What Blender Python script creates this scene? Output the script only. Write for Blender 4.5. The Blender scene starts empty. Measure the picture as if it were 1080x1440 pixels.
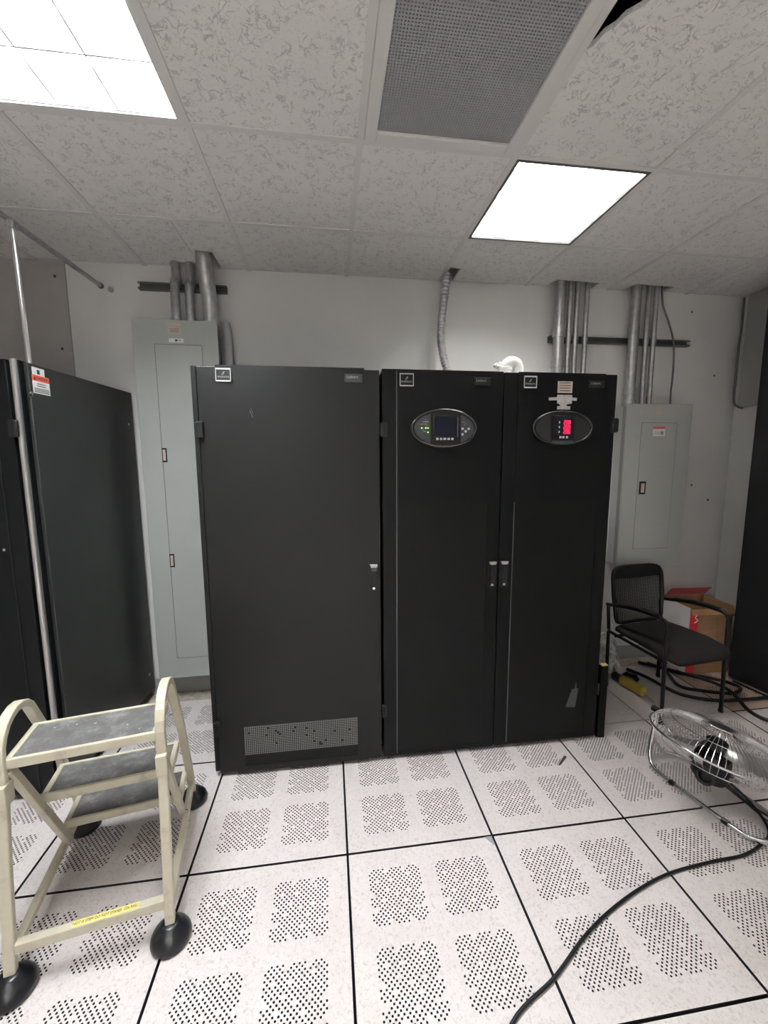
import bpy, bmesh, math, random
from mathutils import Vector, Matrix
random.seed(7)
PI = math.pi
sc = bpy.context.scene
COL = sc.collection

# ------------------------------------------------------------------ camera, world, exposure
def look_matrix(pitch, yaw, roll):
    cy, sy, cp, sp = math.cos(yaw), math.sin(yaw), math.cos(pitch), math.sin(pitch)
    fw = Vector((sy*cp, cy*cp, sp)); rt = Vector((cy, -sy, 0)); up = rt.cross(fw)
    c, s = math.cos(roll), math.sin(roll)
    x = rt*c + up*s; y = up*c - rt*s; z = -fw
    return Matrix(((x.x, y.x, z.x), (x.y, y.y, z.y), (x.z, y.z, z.z))).to_4x4()
cam = bpy.data.cameras.new('camera'); cam.sensor_fit = 'VERTICAL'; cam.sensor_height = 24.0
cam.lens = 576.42/1440*24.0; cam.clip_start = 0.02
camo = bpy.data.objects.new('camera', cam); COL.objects.link(camo)
camo.matrix_world = Matrix.Translation((-0.0398, -1.472, 1.5781)) @ look_matrix(-0.1272, 0.1322, -0.0055)
sc.camera = camo
w = bpy.data.worlds.new('world'); sc.world = w; w.use_nodes = True
w.node_tree.nodes['Background'].inputs[0].default_value = (0.5, 0.53, 0.58, 1)
w.node_tree.nodes['Background'].inputs[1].default_value = 0.02
sc.view_settings.view_transform = 'Standard'; sc.view_settings.look = 'None'
sc.view_settings.gamma = 1.0; sc.view_settings.use_curve_mapping = False
sc.view_settings.exposure = 0.04
LAMP_FILL = 240.0     # two added unseen fine-celled troffers that brighten the ceiling
LAMP_LEFT = 205.0      # emission of the tubes in the large troffer
LAMP_RIGHT = 150.0     # emission of the tubes behind the louvre

# ------------------------------------------------------------------ materials
MATS = {}
def mat(name, col=(.5, .5, .5), rough=.5, metal=0.0, spec=.5, emit=None, strength=1.0, alpha=None, build=None):
    if name in MATS: return MATS[name]
    m = bpy.data.materials.new(name); m.use_nodes = True
    nt = m.node_tree; b = nt.nodes['Principled BSDF']
    b.inputs['Base Color'].default_value = (*col, 1); b.inputs['Roughness'].default_value = rough
    b.inputs['Metallic'].default_value = metal; b.inputs['Specular IOR Level'].default_value = spec
    if emit:
        b.inputs['Emission Color'].default_value = (*emit, 1); b.inputs['Emission Strength'].default_value = strength
    if build: build(nt, b)
    MATS[name] = m
    return m
def N(nt, t, **kw):
    n = nt.nodes.new(t)
    for k, v in kw.items(): setattr(n, k, v)
    return n
def coords(nt, scale=(1, 1, 1), kind='pos'):
    mp = N(nt, 'ShaderNodeMapping'); mp.inputs['Scale'].default_value = scale
    if kind == 'pos':
        g = N(nt, 'ShaderNodeNewGeometry'); nt.links.new(g.outputs['Position'], mp.inputs['Vector'])
    else:
        g = N(nt, 'ShaderNodeTexCoord'); nt.links.new(g.outputs['Object'], mp.inputs['Vector'])
    return mp.outputs['Vector']
def noise(nt, vec, scale, detail=4, rough=.55, dist=0.0):
    n = N(nt, 'ShaderNodeTexNoise'); nt.links.new(vec, n.inputs['Vector'])
    n.inputs['Scale'].default_value = scale; n.inputs['Detail'].default_value = detail
    n.inputs['Roughness'].default_value = rough; n.inputs['Distortion'].default_value = dist
    return n.outputs['Fac']
def ramp(nt, fac, stops):
    r = N(nt, 'ShaderNodeValToRGB'); nt.links.new(fac, r.inputs['Fac'])
    e = r.color_ramp.elements
    while len(e) < len(stops): e.new(.5)
    for i, (p, c) in enumerate(stops):
        e[i].position = p; e[i].color = (*c, 1) if len(c) == 3 else c
    return r.outputs['Color']
def mix(nt, fac, a, b, mode='MIX'):
    m = N(nt, 'ShaderNodeMixRGB', blend_type=mode)
    for s, v in ((0, fac), (1, a), (2, b)):
        if isinstance(v, (int, float)): m.inputs[s].default_value = v
        elif isinstance(v, tuple): m.inputs[s].default_value = (*v, 1)
        else: nt.links.new(v, m.inputs[s])
    return m.outputs['Color']
def bump(nt, b, h, strength=.2, dist=.01):
    n = N(nt, 'ShaderNodeBump'); n.inputs['Strength'].default_value = strength; n.inputs['Distance'].default_value = dist
    nt.links.new(h, n.inputs['Height']); nt.links.new(n.outputs['Normal'], b.inputs['Normal'])
def setcol(nt, b, c): nt.links.new(c, b.inputs['Base Color'])

def b_floor(tint):
    def f(nt, b):
        v = coords(nt)
        sp = ramp(nt, noise(nt, v, 95, 5, .6, 1.2), [(.36, tuple(t*.80 for t in tint)), (.47, tint), (.66, tuple(min(1, t*1.03) for t in tint))])
        dirt = ramp(nt, noise(nt, v, 5, 5), [(.3, (.93, .92, .91)), (.6, (1, 1, 1))])
        setcol(nt, b, mix(nt, 1.0, sp, dirt, 'MULTIPLY'))
    return f
M_TILE = mat('floor_laminate', rough=.38, spec=.35, build=b_floor((.77, .715, .70)))
M_TAN = mat('floor_laminate_tan', rough=.45, spec=.35, build=b_floor((.66, .50, .41)))
M_TEDGE = mat('floor_tile_edge', (.02, .02, .026), .6)
M_STRING = mat('underfloor_steel', (.02, .02, .025), .6)
def b_dust(nt, b):
    v = coords(nt)
    setcol(nt, b, ramp(nt, noise(nt, v, 22, 6, .65), [(.3, (.26, .22, .17)), (.5, (.52, .46, .38)), (.75, (.66, .60, .52))]))
    bump(nt, b, noise(nt, v, 60, 5), .5, .01)
M_DUST = mat('dusty_concrete', rough=.9, build=b_dust)
def b_wall(nt, b):
    v = coords(nt)
    setcol(nt, b, ramp(nt, noise(nt, v, 1.6, 4), [(.3, (.72, .72, .705)), (.7, (.78, .78, .765))]))
    bump(nt, b, noise(nt, v, 260, 2), .05, .002)
M_WALL = mat('wall_paint', rough=.75, spec=.3, build=b_wall)
def b_fiss(nt, b):
    v = coords(nt)
    n1 = noise(nt, v, 31, 3, .5, .9)
    a = N(nt, 'ShaderNodeMath', operation='SUBTRACT'); nt.links.new(n1, a.inputs[0]); a.inputs[1].default_value = .5
    ab = N(nt, 'ShaderNodeMath', operation='ABSOLUTE'); nt.links.new(a.outputs[0], ab.inputs[0])
    worm = ramp(nt, ab.outputs[0], [(.010, (1, 1, 1)), (.030, (0, 0, 0))])
    br = ramp(nt, noise(nt, v, 20, 2), [(.44, (0, 0, 0)), (.54, (1, 1, 1))])
    w1 = mix(nt, 1.0, worm, br, 'MULTIPLY')
    pin = ramp(nt, noise(nt, v, 190, 2), [(.30, (1, 1, 1)), (.36, (0, 0, 0))])
    m = mix(nt, 1.0, w1, pin, 'LIGHTEN')
    setcol(nt, b, mix(nt, m, (.88, .87, .85), (.66, .65, .635)))
    inv = N(nt, 'ShaderNodeInvert'); nt.links.new(m, inv.inputs['Color'])
    bump(nt, b, inv.outputs['Color'], .6, .003)
M_CEIL = mat('fissured_tile', rough=.9, spec=.2, build=b_fiss)
M_TEE = mat('tee_paint', (.78, .77, .75), .5)
M_PLEN = mat('plenum_dark', (.03, .035, .05), .9)
def b_black(c0, c1, sc_=1.2):
    def f(nt, b):
        v = coords(nt)
        setcol(nt, b, ramp(nt, noise(nt, v, sc_, 5, .6), [(.3, c0), (.7, c1)]))
        bump(nt, b, noise(nt, v, 420, 2), .06, .001)
        rr = ramp(nt, noise(nt, v, 2.5, 4), [(.3, (.36, .36, .36)), (.7, (.50, .50, .50))])
        nt.links.new(rr, b.inputs['Roughness'])
    return f
M_BLK = mat('black_powder_coat', spec=.28, build=b_black((.0048, .0050, .0049), (.0074, .0077, .0075)))
M_BLK2 = mat('black_powder_coat_shaded', spec=.15, build=b_black((.0028, .0029, .0033), (.0044, .0046, .0051)))  # same black coat, weaker light on middle and right cabinets put into colour
M_BLK3 = mat('black_side_panel_lit', spec=.5, build=b_black((.015, .016, .0155), (.022, .0228, .022)))  # lighter copy of the black coat, light on the side panel painted in
M_BLKR = mat('matt_black', (.006, .006, .007), .55, spec=.3)
def b_perf(nt, b):
    v = coords(nt, (1, 1, 1))
    vo = N(nt, 'ShaderNodeTexVoronoi'); nt.links.new(v, vo.inputs['Vector']); vo.inputs['Scale'].default_value = 260; vo.inputs['Randomness'].default_value = 0.0
    setcol(nt, b, ramp(nt, vo.outputs['Distance'], [(.30, (.0015, .0015, .0016)), (.45, (.0042, .0043, .0046))]))
M_PERF = mat('black_perforated_sheet', rough=.5, spec=.18, build=b_perf)
M_PLAST = mat('black_plastic', (.004, .004, .0045), .42, spec=.4)
M_RING = mat('bezel_black_gloss', (.022, .022, .023), .22)
M_RUB = mat('black_rubber', (.005, .0055, .0075), .32, spec=.4)
M_CHROME = mat('chrome', (.72, .72, .72), .16, 1.0)
M_GALV = mat('galvanised_steel', rough=.38, metal=.85, build=lambda nt, b: setcol(nt, b, ramp(nt, noise(nt, coords(nt), 30, 3), [(.3, (.40, .40, .41)), (.7, (.56, .56, .56))])))
M_STRUT = mat('strut_steel', (.15, .15, .155), .5, .6)
M_ALU = mat('aluminium', (.62, .62, .62), .3, 1.0)
def b_grey(nt, b):
    v = coords(nt)
    setcol(nt, b, ramp(nt, noise(nt, v, 1.5, 4), [(.3, (.375, .395, .378)), (.7, (.425, .445, .425))]))
M_GREY = mat('panel_grey', rough=.42, build=b_grey)
M_GREYB = mat('panel_box_grey', (.42, .43, .43), .5)
M_WHITE = mat('white_paint', (.78, .78, .77), .5)
M_STK = mat('silver_sticker', rough=.45, build=lambda nt, b: setcol(nt, b, ramp(nt, noise(nt, coords(nt), 220, 4), [(.35, (.30, .29, .28)), (.6, (.55, .53, .51))])))
M_STKT = mat('tan_sticker', (.52, .44, .37), .6)
M_STKW = mat('white_sticker', (.78, .77, .76), .5)
M_INK = mat('ink', (.03, .03, .03), .6)
M_INKG = mat('grey_print', (.24, .24, .24), .5)
M_RED = mat('warning_red', (.70, .10, .05), .5)
def b_cream(nt, b):
    v = coords(nt)
    setcol(nt, b, ramp(nt, noise(nt, v, 14, 5, .65), [(.28, (.44, .395, .30)), (.42, (.60, .555, .43)), (.7, (.66, .62, .49))]))
M_CREAM = mat('cream_enamel', rough=.38, build=b_cream)
def b_grit(nt, b):
    v = coords(nt)
    c = ramp(nt, noise(nt, v, 11, 8, .72), [(.3, (.065, .063, .061)), (.52, (.135, .132, .128)), (.72, (.30, .295, .285))])
    s = ramp(nt, noise(nt, v, 60, 3, .6), [(.70, (0, 0, 0)), (.76, (1, 1, 1))])
    setcol(nt, b, mix(nt, s, c, (.62, .61, .58)))
    bump(nt, b, noise(nt, v, 500, 2), .3, .002)
M_GRIT = mat('worn_grit_tread', rough=.7, spec=.3, build=b_grit)
M_FAB = mat('black_seat_fabric', rough=.9, spec=.2, build=lambda nt, b: setcol(nt, b, ramp(nt, noise(nt, coords(nt), 300, 2), [(.3, (.013, .0105, .0115)), (.7, (.024, .0195, .0205))])))
M_FRAME = mat('chair_black_steel', (.004, .0038, .0045), .35, spec=.35)
M_YEL = mat('yellow_plastic', (.62, .48, .07), .4)
M_YELL = mat('yellow_sticker', (.85, .74, .25), .5)
def b_card(nt, b):
    v = coords(nt, (1, 1, 3))
    setcol(nt, b, ramp(nt, noise(nt, v, 9, 5), [(.3, (.34, .19, .10)), (.7, (.44, .26, .15))]))
M_CARD = mat('brown_cardboard', rough=.8, spec=.2, build=b_card)
M_CRED = mat('red_box_print', (.70, .035, .05), .5)
M_CPINK = mat('pink_box_edge', (.75, .16, .19), .55)
def b_bag(nt, b):  # shade in the bag's creases put into the colour as dark mottling
    setcol(nt, b, ramp(nt, noise(nt, coords(nt), 24, 5), [(.36, (.30, .30, .28)), (.6, (.70, .70, .67))]))
M_BAG = mat('clear_plastic_bag', rough=.25, build=b_bag)
M_LCD = mat('lcd_dark_blue', (.004, .005, .018), .15)
M_FACE = mat('display_face', (.045, .05, .055), .35)
M_FACE2 = mat('meter_face', (.010, .011, .012), .4)
M_BTN = mat('grey_button', (.50, .50, .50), .4)
M_LED = mat('green_led', (.1, .3, .02), .4, emit=(.45, 1.0, .12), strength=2.2)
M_DIG = mat('red_led_digits', (.3, 0, .02), .4, emit=(1.0, .008, .07), strength=2.2)
M_LIGHT_L = mat('lit_diffuser', (.9, .9, .9), .4, emit=(.93, .97, 1.0), strength=LAMP_LEFT)
M_LIGHT_R = mat('lit_tube', (.9, .9, .9), .4, emit=(1.0, .98, .95), strength=LAMP_RIGHT)
M_LOUV = mat('louvre_satin_aluminium', (.92, .92, .91), .40, .6)
M_GRILLE = mat('grey_perforated_grille', (.36, .365, .375), .55)
M_BOARD = mat('grey_brown_board', rough=.8, spec=.2, build=lambda nt, b: setcol(nt, b, ramp(nt, noise(nt, coords(nt), 2.2, 4), [(.3, (.36, .345, .325)), (.7, (.45, .43, .41))])))
M_BASE = mat('baseboard_grey', (.34, .34, .33), .6)

# ------------------------------------------------------------------ mesh building
class MB:
    def __init__(s): s.bm = bmesh.new(); s.mats = []; s.cur = 0
    def use(s, m):
        if m not in s.mats: s.mats.append(m)
        s.cur = s.mats.index(m); return s
    def face(s, vs):
        try: f = s.bm.faces.new(vs); f.material_index = s.cur; return f
        except ValueError: return None
    def box(s, x0, x1, y0, y1, z0, z1, M=None):
        P = [Vector(p) for p in ((x0,y0,z0),(x1,y0,z0),(x1,y1,z0),(x0,y1,z0),(x0,y0,z1),(x1,y0,z1),(x1,y1,z1),(x0,y1,z1))]
        if M: P = [M @ p for p in P]
        v = [s.bm.verts.new(p) for p in P]
        for q in ((3,2,1,0),(4,5,6,7),(0,1,5,4),(1,2,6,5),(2,3,7,6),(3,0,4,7)): s.face([v[i] for i in q])
        return s
    def loft(s, rings, close=True, caps=True):
        R = [[s.bm.verts.new(p) for p in r] for r in rings]; n = len(R[0])
        for a, b in zip(R, R[1:]):
            for i in range(n if close else n-1): s.face([a[i], a[(i+1) % n], b[(i+1) % n], b[i]])
        if caps and close:
            s.face(R[0][::-1]); s.face(R[-1])
        return s
    def tube(s, pts, r, seg=8, closed=False):
        pts = [Vector(p) for p in pts]; n = len(pts); rings = []; u = None
        for i, p in enumerate(pts):
            a = pts[i-1] if (i or closed) else p; b = pts[(i+1) % n] if (i < n-1 or closed) else p
            t = (b-a).normalized()
            if u is None: u = t.orthogonal().normalized()
            u = (u - t*u.dot(t)).normalized(); vv = t.cross(u)
            rr = r[i] if isinstance(r, (list, tuple)) else r
            rings.append([p + (u*math.cos(2*PI*k/seg) + vv*math.sin(2*PI*k/seg))*rr for k in range(seg)])
        if closed: rings.append(rings[0]); return s.loft(rings, True, False)
        return s.loft(rings)
    def sweep(s, pts, w, h, bn):           # rectangular section, w along bn, h across
        pts = [Vector(p) for p in pts]; bn = Vector(bn); n = len(pts); rings = []
        for i, p in enumerate(pts):
            t = ((pts[i+1]-p).normalized() if i < n-1 else Vector()) + ((p-pts[i-1]).normalized() if i else Vector())
            t.normalize(); nn = t.cross(bn).normalized()
            k = 1.0
            if 0 < i < n-1: k = 1/max(.5, t.dot((pts[i+1]-p).normalized()))
            rings.append([p + bn*(w/2*a) + nn*(h/2*b*k) for a, b in ((-1,-1),(1,-1),(1,1),(-1,1))])
        return s.loft(rings)
    def lathe(s, prof, seg=20, M=None):
        rings = []
        for r, z in prof:
            rings.append([Vector((r*math.cos(2*PI*k/seg), r*math.sin(2*PI*k/seg), z)) for k in range(seg)])
        if M: rings = [[M @ p for p in r] for r in rings]
        return s.loft(rings)
    def prism(s, out, d0, d1, M=None):     # outline in XY, extruded along Z
        a = [Vector((x, y, d0)) for x, y in out]; b = [Vector((x, y, d1)) for x, y in out]
        if M: a = [M @ p for p in a]; b = [M @ p for p in b]
        return s.loft([a, b])
    def build(s, name, parent=None, m=None, loc=None, rot=None, smooth=None, bevel=None, bseg=2):
        if m is not None and not s.mats: s.mats = [m]
        bmesh.ops.recalc_face_normals(s.bm, faces=s.bm.faces[:])
        me = bpy.data.meshes.new(name); s.bm.to_mesh(me); s.bm.free()
        for x in s.mats: me.materials.append(x)
        if smooth:
            for p in me.polygons: p.use_smooth = True
            me.set_sharp_from_angle(angle=math.radians(smooth))
        o = bpy.data.objects.new(name, me); COL.objects.link(o)
        if parent: o.parent = parent
        if loc: o.location = loc
        if rot: o.rotation_euler = rot
        if bevel:
            bv = o.modifiers.new('bevel', 'BEVEL'); bv.width = bevel; bv.segments = bseg; bv.limit_method = 'ANGLE'; bv.angle_limit = math.radians(40)
        return o
def mb(m=None):
    b = MB()
    if m: b.use(m)
    return b
def tag(o, label=None, cat=None, group=None, kind=None):
    if label: o['label'] = label
    if cat: o['category'] = cat
    if group: o['group'] = group
    if kind: o['kind'] = kind
    return o
def thing(name, label, cat, loc=(0, 0, 0), rz=0, group=None):
    o = bpy.data.objects.new(name, None); COL.objects.link(o); o.empty_display_size = .1
    o.location = loc; o.rotation_euler = (0, 0, rz)
    return tag(o, label, cat, group)
def boxp(name, parent, m, x0, x1, y0, y1, z0, z1, bevel=None, loc=None):
    return mb(m).box(x0, x1, y0, y1, z0, z1).build(name, parent, loc=loc, bevel=bevel)
def share(o, parent, loc, rot=None, name=None):
    c = o.copy(); COL.objects.link(c); c.parent = parent; c.location = loc
    if rot: c.rotation_euler = rot
    return c
def text(name, s, size, loc, m, parent, rot=(PI/2, 0, 0), sx=1.0, align='CENTER'):
    cu = bpy.data.curves.new(name, 'FONT'); cu.body = s; cu.size = size; cu.align_x = align; cu.align_y = 'CENTER'; cu.extrude = .0003
    t = bpy.data.objects.new(name, cu)
    me = bpy.data.meshes.new_from_object(t); bpy.data.objects.remove(t); bpy.data.curves.remove(cu)
    me.name = name; me.materials.clear(); me.materials.append(m)
    o = bpy.data.objects.new(name, me); COL.objects.link(o); o.parent = parent; o.location = loc; o.rotation_euler = rot; o.scale = (sx, 1, 1)
    return o
def smooth_path(P, n=6):
    P = [Vector(p) for p in P]; out = []
    for i in range(len(P)-1):
        p0 = P[max(i-1, 0)]; p1 = P[i]; p2 = P[i+1]; p3 = P[min(i+2, len(P)-1)]
        for k in range(n):
            t = k/n
            out.append(.5*((2*p1) + (p2-p0)*t + (2*p0-5*p1+4*p2-p3)*t*t + (3*p1-p0-3*p2+p3)*t**3))
    out.append(P[-1]); return out
def ellipse(a, b, n=40): return [(a*math.cos(2*PI*k/n), b*math.sin(2*PI*k/n)) for k in range(n)]
FACE = Matrix.Rotation(PI/2, 4, 'X')       # XY outline -> upright in XZ, extrusion towards -Y
def holed_cells(bm_, cells, c, r, depth, z=0.0, seg=8):
    """flat square cells of side c, each with an open hole of radius r and a short wall"""
    for cx, cy in cells:
        q = [bm_.bm.verts.new((cx+sx*c/2, cy+sy*c/2, z)) for sx, sy in ((1,-1),(1,1),(-1,1),(-1,-1))]
        o = []; lo = []
        for k in range(8):
            a = PI/4*(k-.5)
            o.append(bm_.bm.verts.new((cx+r*math.cos(a), cy+r*math.sin(a), z)))
            lo.append(bm_.bm.verts.new((cx+r*math.cos(a), cy+r*math.sin(a), z-depth)))
        for k in range(4):
            bm_.face([q[k], q[(k+1) % 4], o[(2*k+1) % 8], o[2*k]])
            bm_.face([q[(k+1) % 4], o[(2*k+2) % 8], o[(2*k+1) % 8]])
        m0 = bm_.cur
        bm_.cur = getattr(bm_, 'wall', m0)
        for k in range(8): bm_.face([o[k], o[(k+1) % 8], lo[(k+1) % 8], lo[k]])
        bm_.cur = m0
def quad(b, x0, x1, y0, y1, z=0.0):
    b.face([b.bm.verts.new(p) for p in ((x0,y0,z),(x1,y0,z),(x1,y1,z),(x0,y1,z))])

# ------------------------------------------------------------------ the room
T = .6096
H = 2.749
XL, XR, YF, YB = -3.0, 3.03, -4.2, 1.344
CX, CY = .1019, .2085                      # origin of the ceiling grid
def struct(o): o['kind'] = 'structure'; return o
struct(boxp('wall_back', None, M_WALL, XL-.1, XR+.1, YB, YB+.1, -.3, H+.6))
struct(boxp('wall_left', None, M_WALL, XL-.1, XL, YF, YB, -.3, H+.6))
struct(boxp('wall_right', None, M_WALL, XR, XR+.1, YF, YB, -.3, H+.6))
struct(boxp('wall_front', None, M_WALL, XL-.1, XR+.1, YF-.1, YF, -.3, H+.6))
struct(boxp('baseboard_back', None, M_BASE, XL, XR, YB-.012, YB, 0, .105))

# floor: underfloor slab, stringers, lifted tiles
floor = struct(boxp('floor', None, M_STRING, XL, XR, YF, YB, -.32, -.30))
boxp('dusty_edge_strip', floor, M_DUST, XL, XR, 2*T+.003, YB, -.03, -.003)
boxp('plain_floor', floor, M_TILE, XL, XR, YF, -3*T-.004, -.03, 0)
sb = mb(M_STRING)
for i in range(-5, 6): sb.box(i*T-.012, i*T+.012, -3*T, 2*T, -.06, -.033)
for j in range(-3, 3): sb.box(XL, XR, j*T-.012, j*T+.012, -.062, -.034)
sb.build('floor_stringers', floor)
def tile_mesh(perf, m):
    b = MB(); b.use(m); b.use(M_TEDGE); b.wall = 1; b.use(m)
    g = .0046; a = T/2-g
    if not perf:
        b.box(-a, a, -a, a, -.03, 0)
        return b
    c = .0086; n = 11; hw = c*(n+.5); cc = .130
    ys = [-a, -cc-hw, -cc+hw, cc-hw, cc+hw, a]
    quad(b, -a, a, ys[0], ys[1]); quad(b, -a, a, ys[2], ys[3]); quad(b, -a, a, ys[4], ys[5])
    gaps = {(-2, 6), (-4, 2), (-6, -2), (5, 1), (3, -3), (1, -7), (-8, 6), (8, -6), (0, 0), (6, 8), (-9, -5)}
    for k in (-1, 1):
        y0, y1 = k*cc-hw, k*cc+hw
        for xa, xb in ((-a, -cc-hw), (-cc+hw, cc-hw), (cc+hw, a)): quad(b, xa, xb, y0, y1)
        for kx in (-1, 1):
            holes = []
            for i in range(-n, n+1):
                for j in range(-n, n+1):
                    cut = abs(i) == n and (abs(j) > 9 or j in (1, 2, -5, 0)) or abs(j) == n and (abs(i) > 9 or i in (-4, -3, 4, 5)) \
                        or abs(i) == n-1 and (j in (0, 1, -6) or abs(j) >= n) or abs(j) == n-1 and (i in (-4, 3, 4) or abs(i) >= n) or abs(i)+abs(j) > 20
                    if (i+j) % 2 == 0 and not cut and (i, j) not in gaps: holes.append((kx*cc+i*c, k*cc+j*c))
                    else: quad(b, kx*cc+(i-.5)*c, kx*cc+(i+.5)*c, k*cc+(j-.5)*c, k*cc+(j+.5)*c)
            holed_cells(b, holes, c, .0035, .009)
    b.use(M_TEDGE)
    for x0, x1, y0, y1 in ((-a, a, -a, -a), (a, a, -a, a), (a, -a, a, a), (-a, -a, a, -a)):
        b.face([b.bm.verts.new(p) for p in ((x0,y0,0),(x1,y1,0),(x1,y1,-.03),(x0,y0,-.03))])
    return b
def tile_obj(perf, m, c):
    b = tile_mesh(perf, m)
    me = bpy.data.meshes.new('floor_tile')
    if not perf: bmesh.ops.recalc_face_normals(b.bm, faces=b.bm.faces[:])
    b.bm.to_mesh(me); b.bm.free()
    for x in b.mats: me.materials.append(x)
    return me
me_perf = tile_obj(True, M_TILE, 0); me_solid = tile_obj(False, M_TILE, 0); me_tan = tile_obj(True, M_TAN, 0)
for j in range(-3, 2):
    for i in range(-5, 5):
        me = me_perf
        if (i, j) in ((2, 1), (3, 1)): me = me_solid
        if (i, j) == (4, 1): me = me_tan
        o = bpy.data.objects.new('floor_tile', me); COL.objects.link(o); o.parent = floor
        o.location = ((i+.5)*T, (j+.5)*T, random.uniform(-.0006, .0006))
        if (i, j) == (4, 1): o['label'] = 'tan perforated floor tile'

# ceiling: soffit above, tee grid, lay-in tiles
ceil = struct(boxp('ceiling', None, M_PLEN, XL, XR, YF, YB, H+.55, H+.6))
def xg(i): return CX+i*T
def yg(k): return CY+k*T
for i in range(-4, 5):
    boxp('ceiling_tee', ceil, M_TEE, xg(i)-.012, xg(i)+.012, YF, YB, H-.001, H+.03)
for k in range(-7, 2):
    for i in range(-6, 6):
        x0, x1 = max(xg(i)+.012, XL), min(xg(i+1)-.012, XR)
        if x1-x0 < .02: continue
        boxp('ceiling_tee', ceil, M_TEE, x0, x1, yg(k)-.012, yg(k)+.012, H, H+.028)
def ctile(out, name='ceiling_tile', z=None):
    return mb(M_CEIL).prism(out, H+.004 if z is None else z, H+.019 if z is None else z+.015).build(name, ceil)
LIGHTS = {(-2, -7), (-2, -6), (0, -7), (0, -6), (-2, -1), (-2, -2), (1, 0), (0, -1)}
me_ct = None
for k in range(-8, 1):
    for i in range(-6, 5):
        if (i, k) in LIGHTS or (i, k) == (1, -1): continue
        x0, x1 = xg(i)+.004, xg(i+1)-.004; y0, y1 = yg(k)+.004, yg(k+1)-.004
        x0 = max(x0, XL); x1 = min(x1, XR); y0 = max(y0, YF)
        if x1-x0 < .03 or y1-y0 < .03: continue
        if i in (-6, 4) or k == -8 or True:
            ctile([(x0, y0), (x1, y0), (x1, y1), (x0, y1)])
# broken tile: a corner has crumbled away beside the grille
x0, x1, y0, y1 = xg(1)+.004, xg(2)-.004, yg(-1)+.004, yg(0)-.004
tag(ctile([(x0, -.205), (.728, -.214), (.741, -.232), (.748, -.262), (.766, -.283), (.776, -.312), (.80, -.335), (.815, -.362), (.838, y0), (x1, y0), (x1, y1), (x0, y1)]), 'broken ceiling tile with a crumbled corner')
# border row, notched where conduits go up through it
ya, yb = yg(1)+.004, YB-.007
def border(i, notch, xa=None, xb=None):
    x0, x1 = (xg(i)+.004 if xa is None else xa), (xg(i+1)-.004 if xb is None else xb)
    x0, x1 = max(x0, XL), min(x1, XR)
    out = [(x0, ya), (x1, ya), (x1, yb)]
    for a, b, d in sorted(notch, reverse=True): out += [(b, yb), (b, yb-d), (a+.02, yb-d-.015), (a, yb-d*.6), (a, yb)]
    out.append((x0, yb)); ctile(out)
for i in range(-6, 5):
    if i == -2:
        border(i, [(-.965, -.81, .05)], xb=-.79); border(i, [(-.782, -.672, .20)], xa=-.7865)
    elif i == 0: border(i, [], xb=.66); border(i, [], xa=.66)
    elif i == 1: border(i, [(.715, .80, .17)])
    elif i == 2: border(i, [(1.47, 1.80, .085), (1.475, 1.476, .085)][:1])
    elif i == 3: border(i, [(2.05, 2.36, .085)])
    elif xg(i) < XR-.03: border(i, [])

# ------------------------------------------------------------------ ceiling fixtures
M_DARKTRIM = mat('dark_trim', (.10, .10, .10), .5)
def troffer(label, x, ya_, yb_, ncol, nrow, trim, lampm):
    """recessed parabolic troffer: trim, white housing, lamp tubes above a deep louvre of curved blades"""
    yc = (ya_+yb_)/2; t = thing('ceiling_light', label, 'light', (x, yc, H))
    A, B = T/2-.012, (yb_-ya_)/2-.012; DZ = .084; e_ = .014
    b = mb(trim)
    for a in ((-A, -A+e_, -B, B), (A-e_, A, -B, B), (-A+e_, A-e_, -B, -B+e_), (-A+e_, A-e_, B-e_, B)): b.box(*a, -.001, .02)
    A2, B2 = A-e_, B-e_
    b.use(M_WHITE)
    for a in ((-A2, -A2+.003, -B2, B2), (A2-.003, A2, -B2, B2), (-A2, A2, -B2, -B2+.003), (-A2, A2, B2-.003, B2)): b.box(*a, .02, .17)
    b.box(-A2, A2, -B2, B2, .17, .175).build('light_frame', t)
    prof = [(-.003, .006), (.003, .006), (.005, .035), (.010, .06), (.017, DZ), (-.017, DZ), (-.010, .06), (-.005, .035)]
    lb = mb(M_LOUV)
    for k in range(1, ncol):
        c = -A2+2*A2*k/ncol; lb.loft([[Vector((c+p, e, z)) for p, z in prof] for e in (-B2+.004, B2-.004)])
    for k in range(1, nrow):
        c = -B2+2*B2*k/nrow; lb.loft([[Vector((e, c+p, z)) for p, z in prof] for e in (-A2+.004, A2-.004)])
    for s_ in (-1, 1):
        for ax, lim, oth in ((0, A2, B2), (1, B2, A2)):
            q = [(s_*(lim-.003), .006), (s_*(lim-.006), .04), (s_*(lim-.012), .065), (s_*(lim-.020), DZ), (s_*(lim-.003), DZ)]
            lb.loft([[Vector((p, e, z)) if ax == 0 else Vector((e, p, z)) for p, z in q] for e in (-oth+.004, oth-.004)])
    lb.build('louvre', t, smooth=40)
    for k in range(ncol):
        c = -A2+2*A2*(k+.5)/ncol
        mb(lampm).tube([(c, -B2+.02, .128), (c, B2-.02, .128)], .0165, 12).build('lamp_tube', t, smooth=60)
troffer('large overexposed white louvre light at the upper left of ceiling', xg(-1.5), yg(-2), yg(0), 3, 6, M_WHITE, M_LIGHT_L)
M_FILL = mat('fill_tube', (.9, .9, .9), .4, emit=(1.0, .98, .95), strength=LAMP_FILL)  # fill lights added out of view to lift the ceiling
troffer('added unseen louvre fill light on ceiling behind the photographer at right', xg(.5), yg(-7), yg(-5), 5, 10, M_WHITE, M_FILL)
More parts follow.
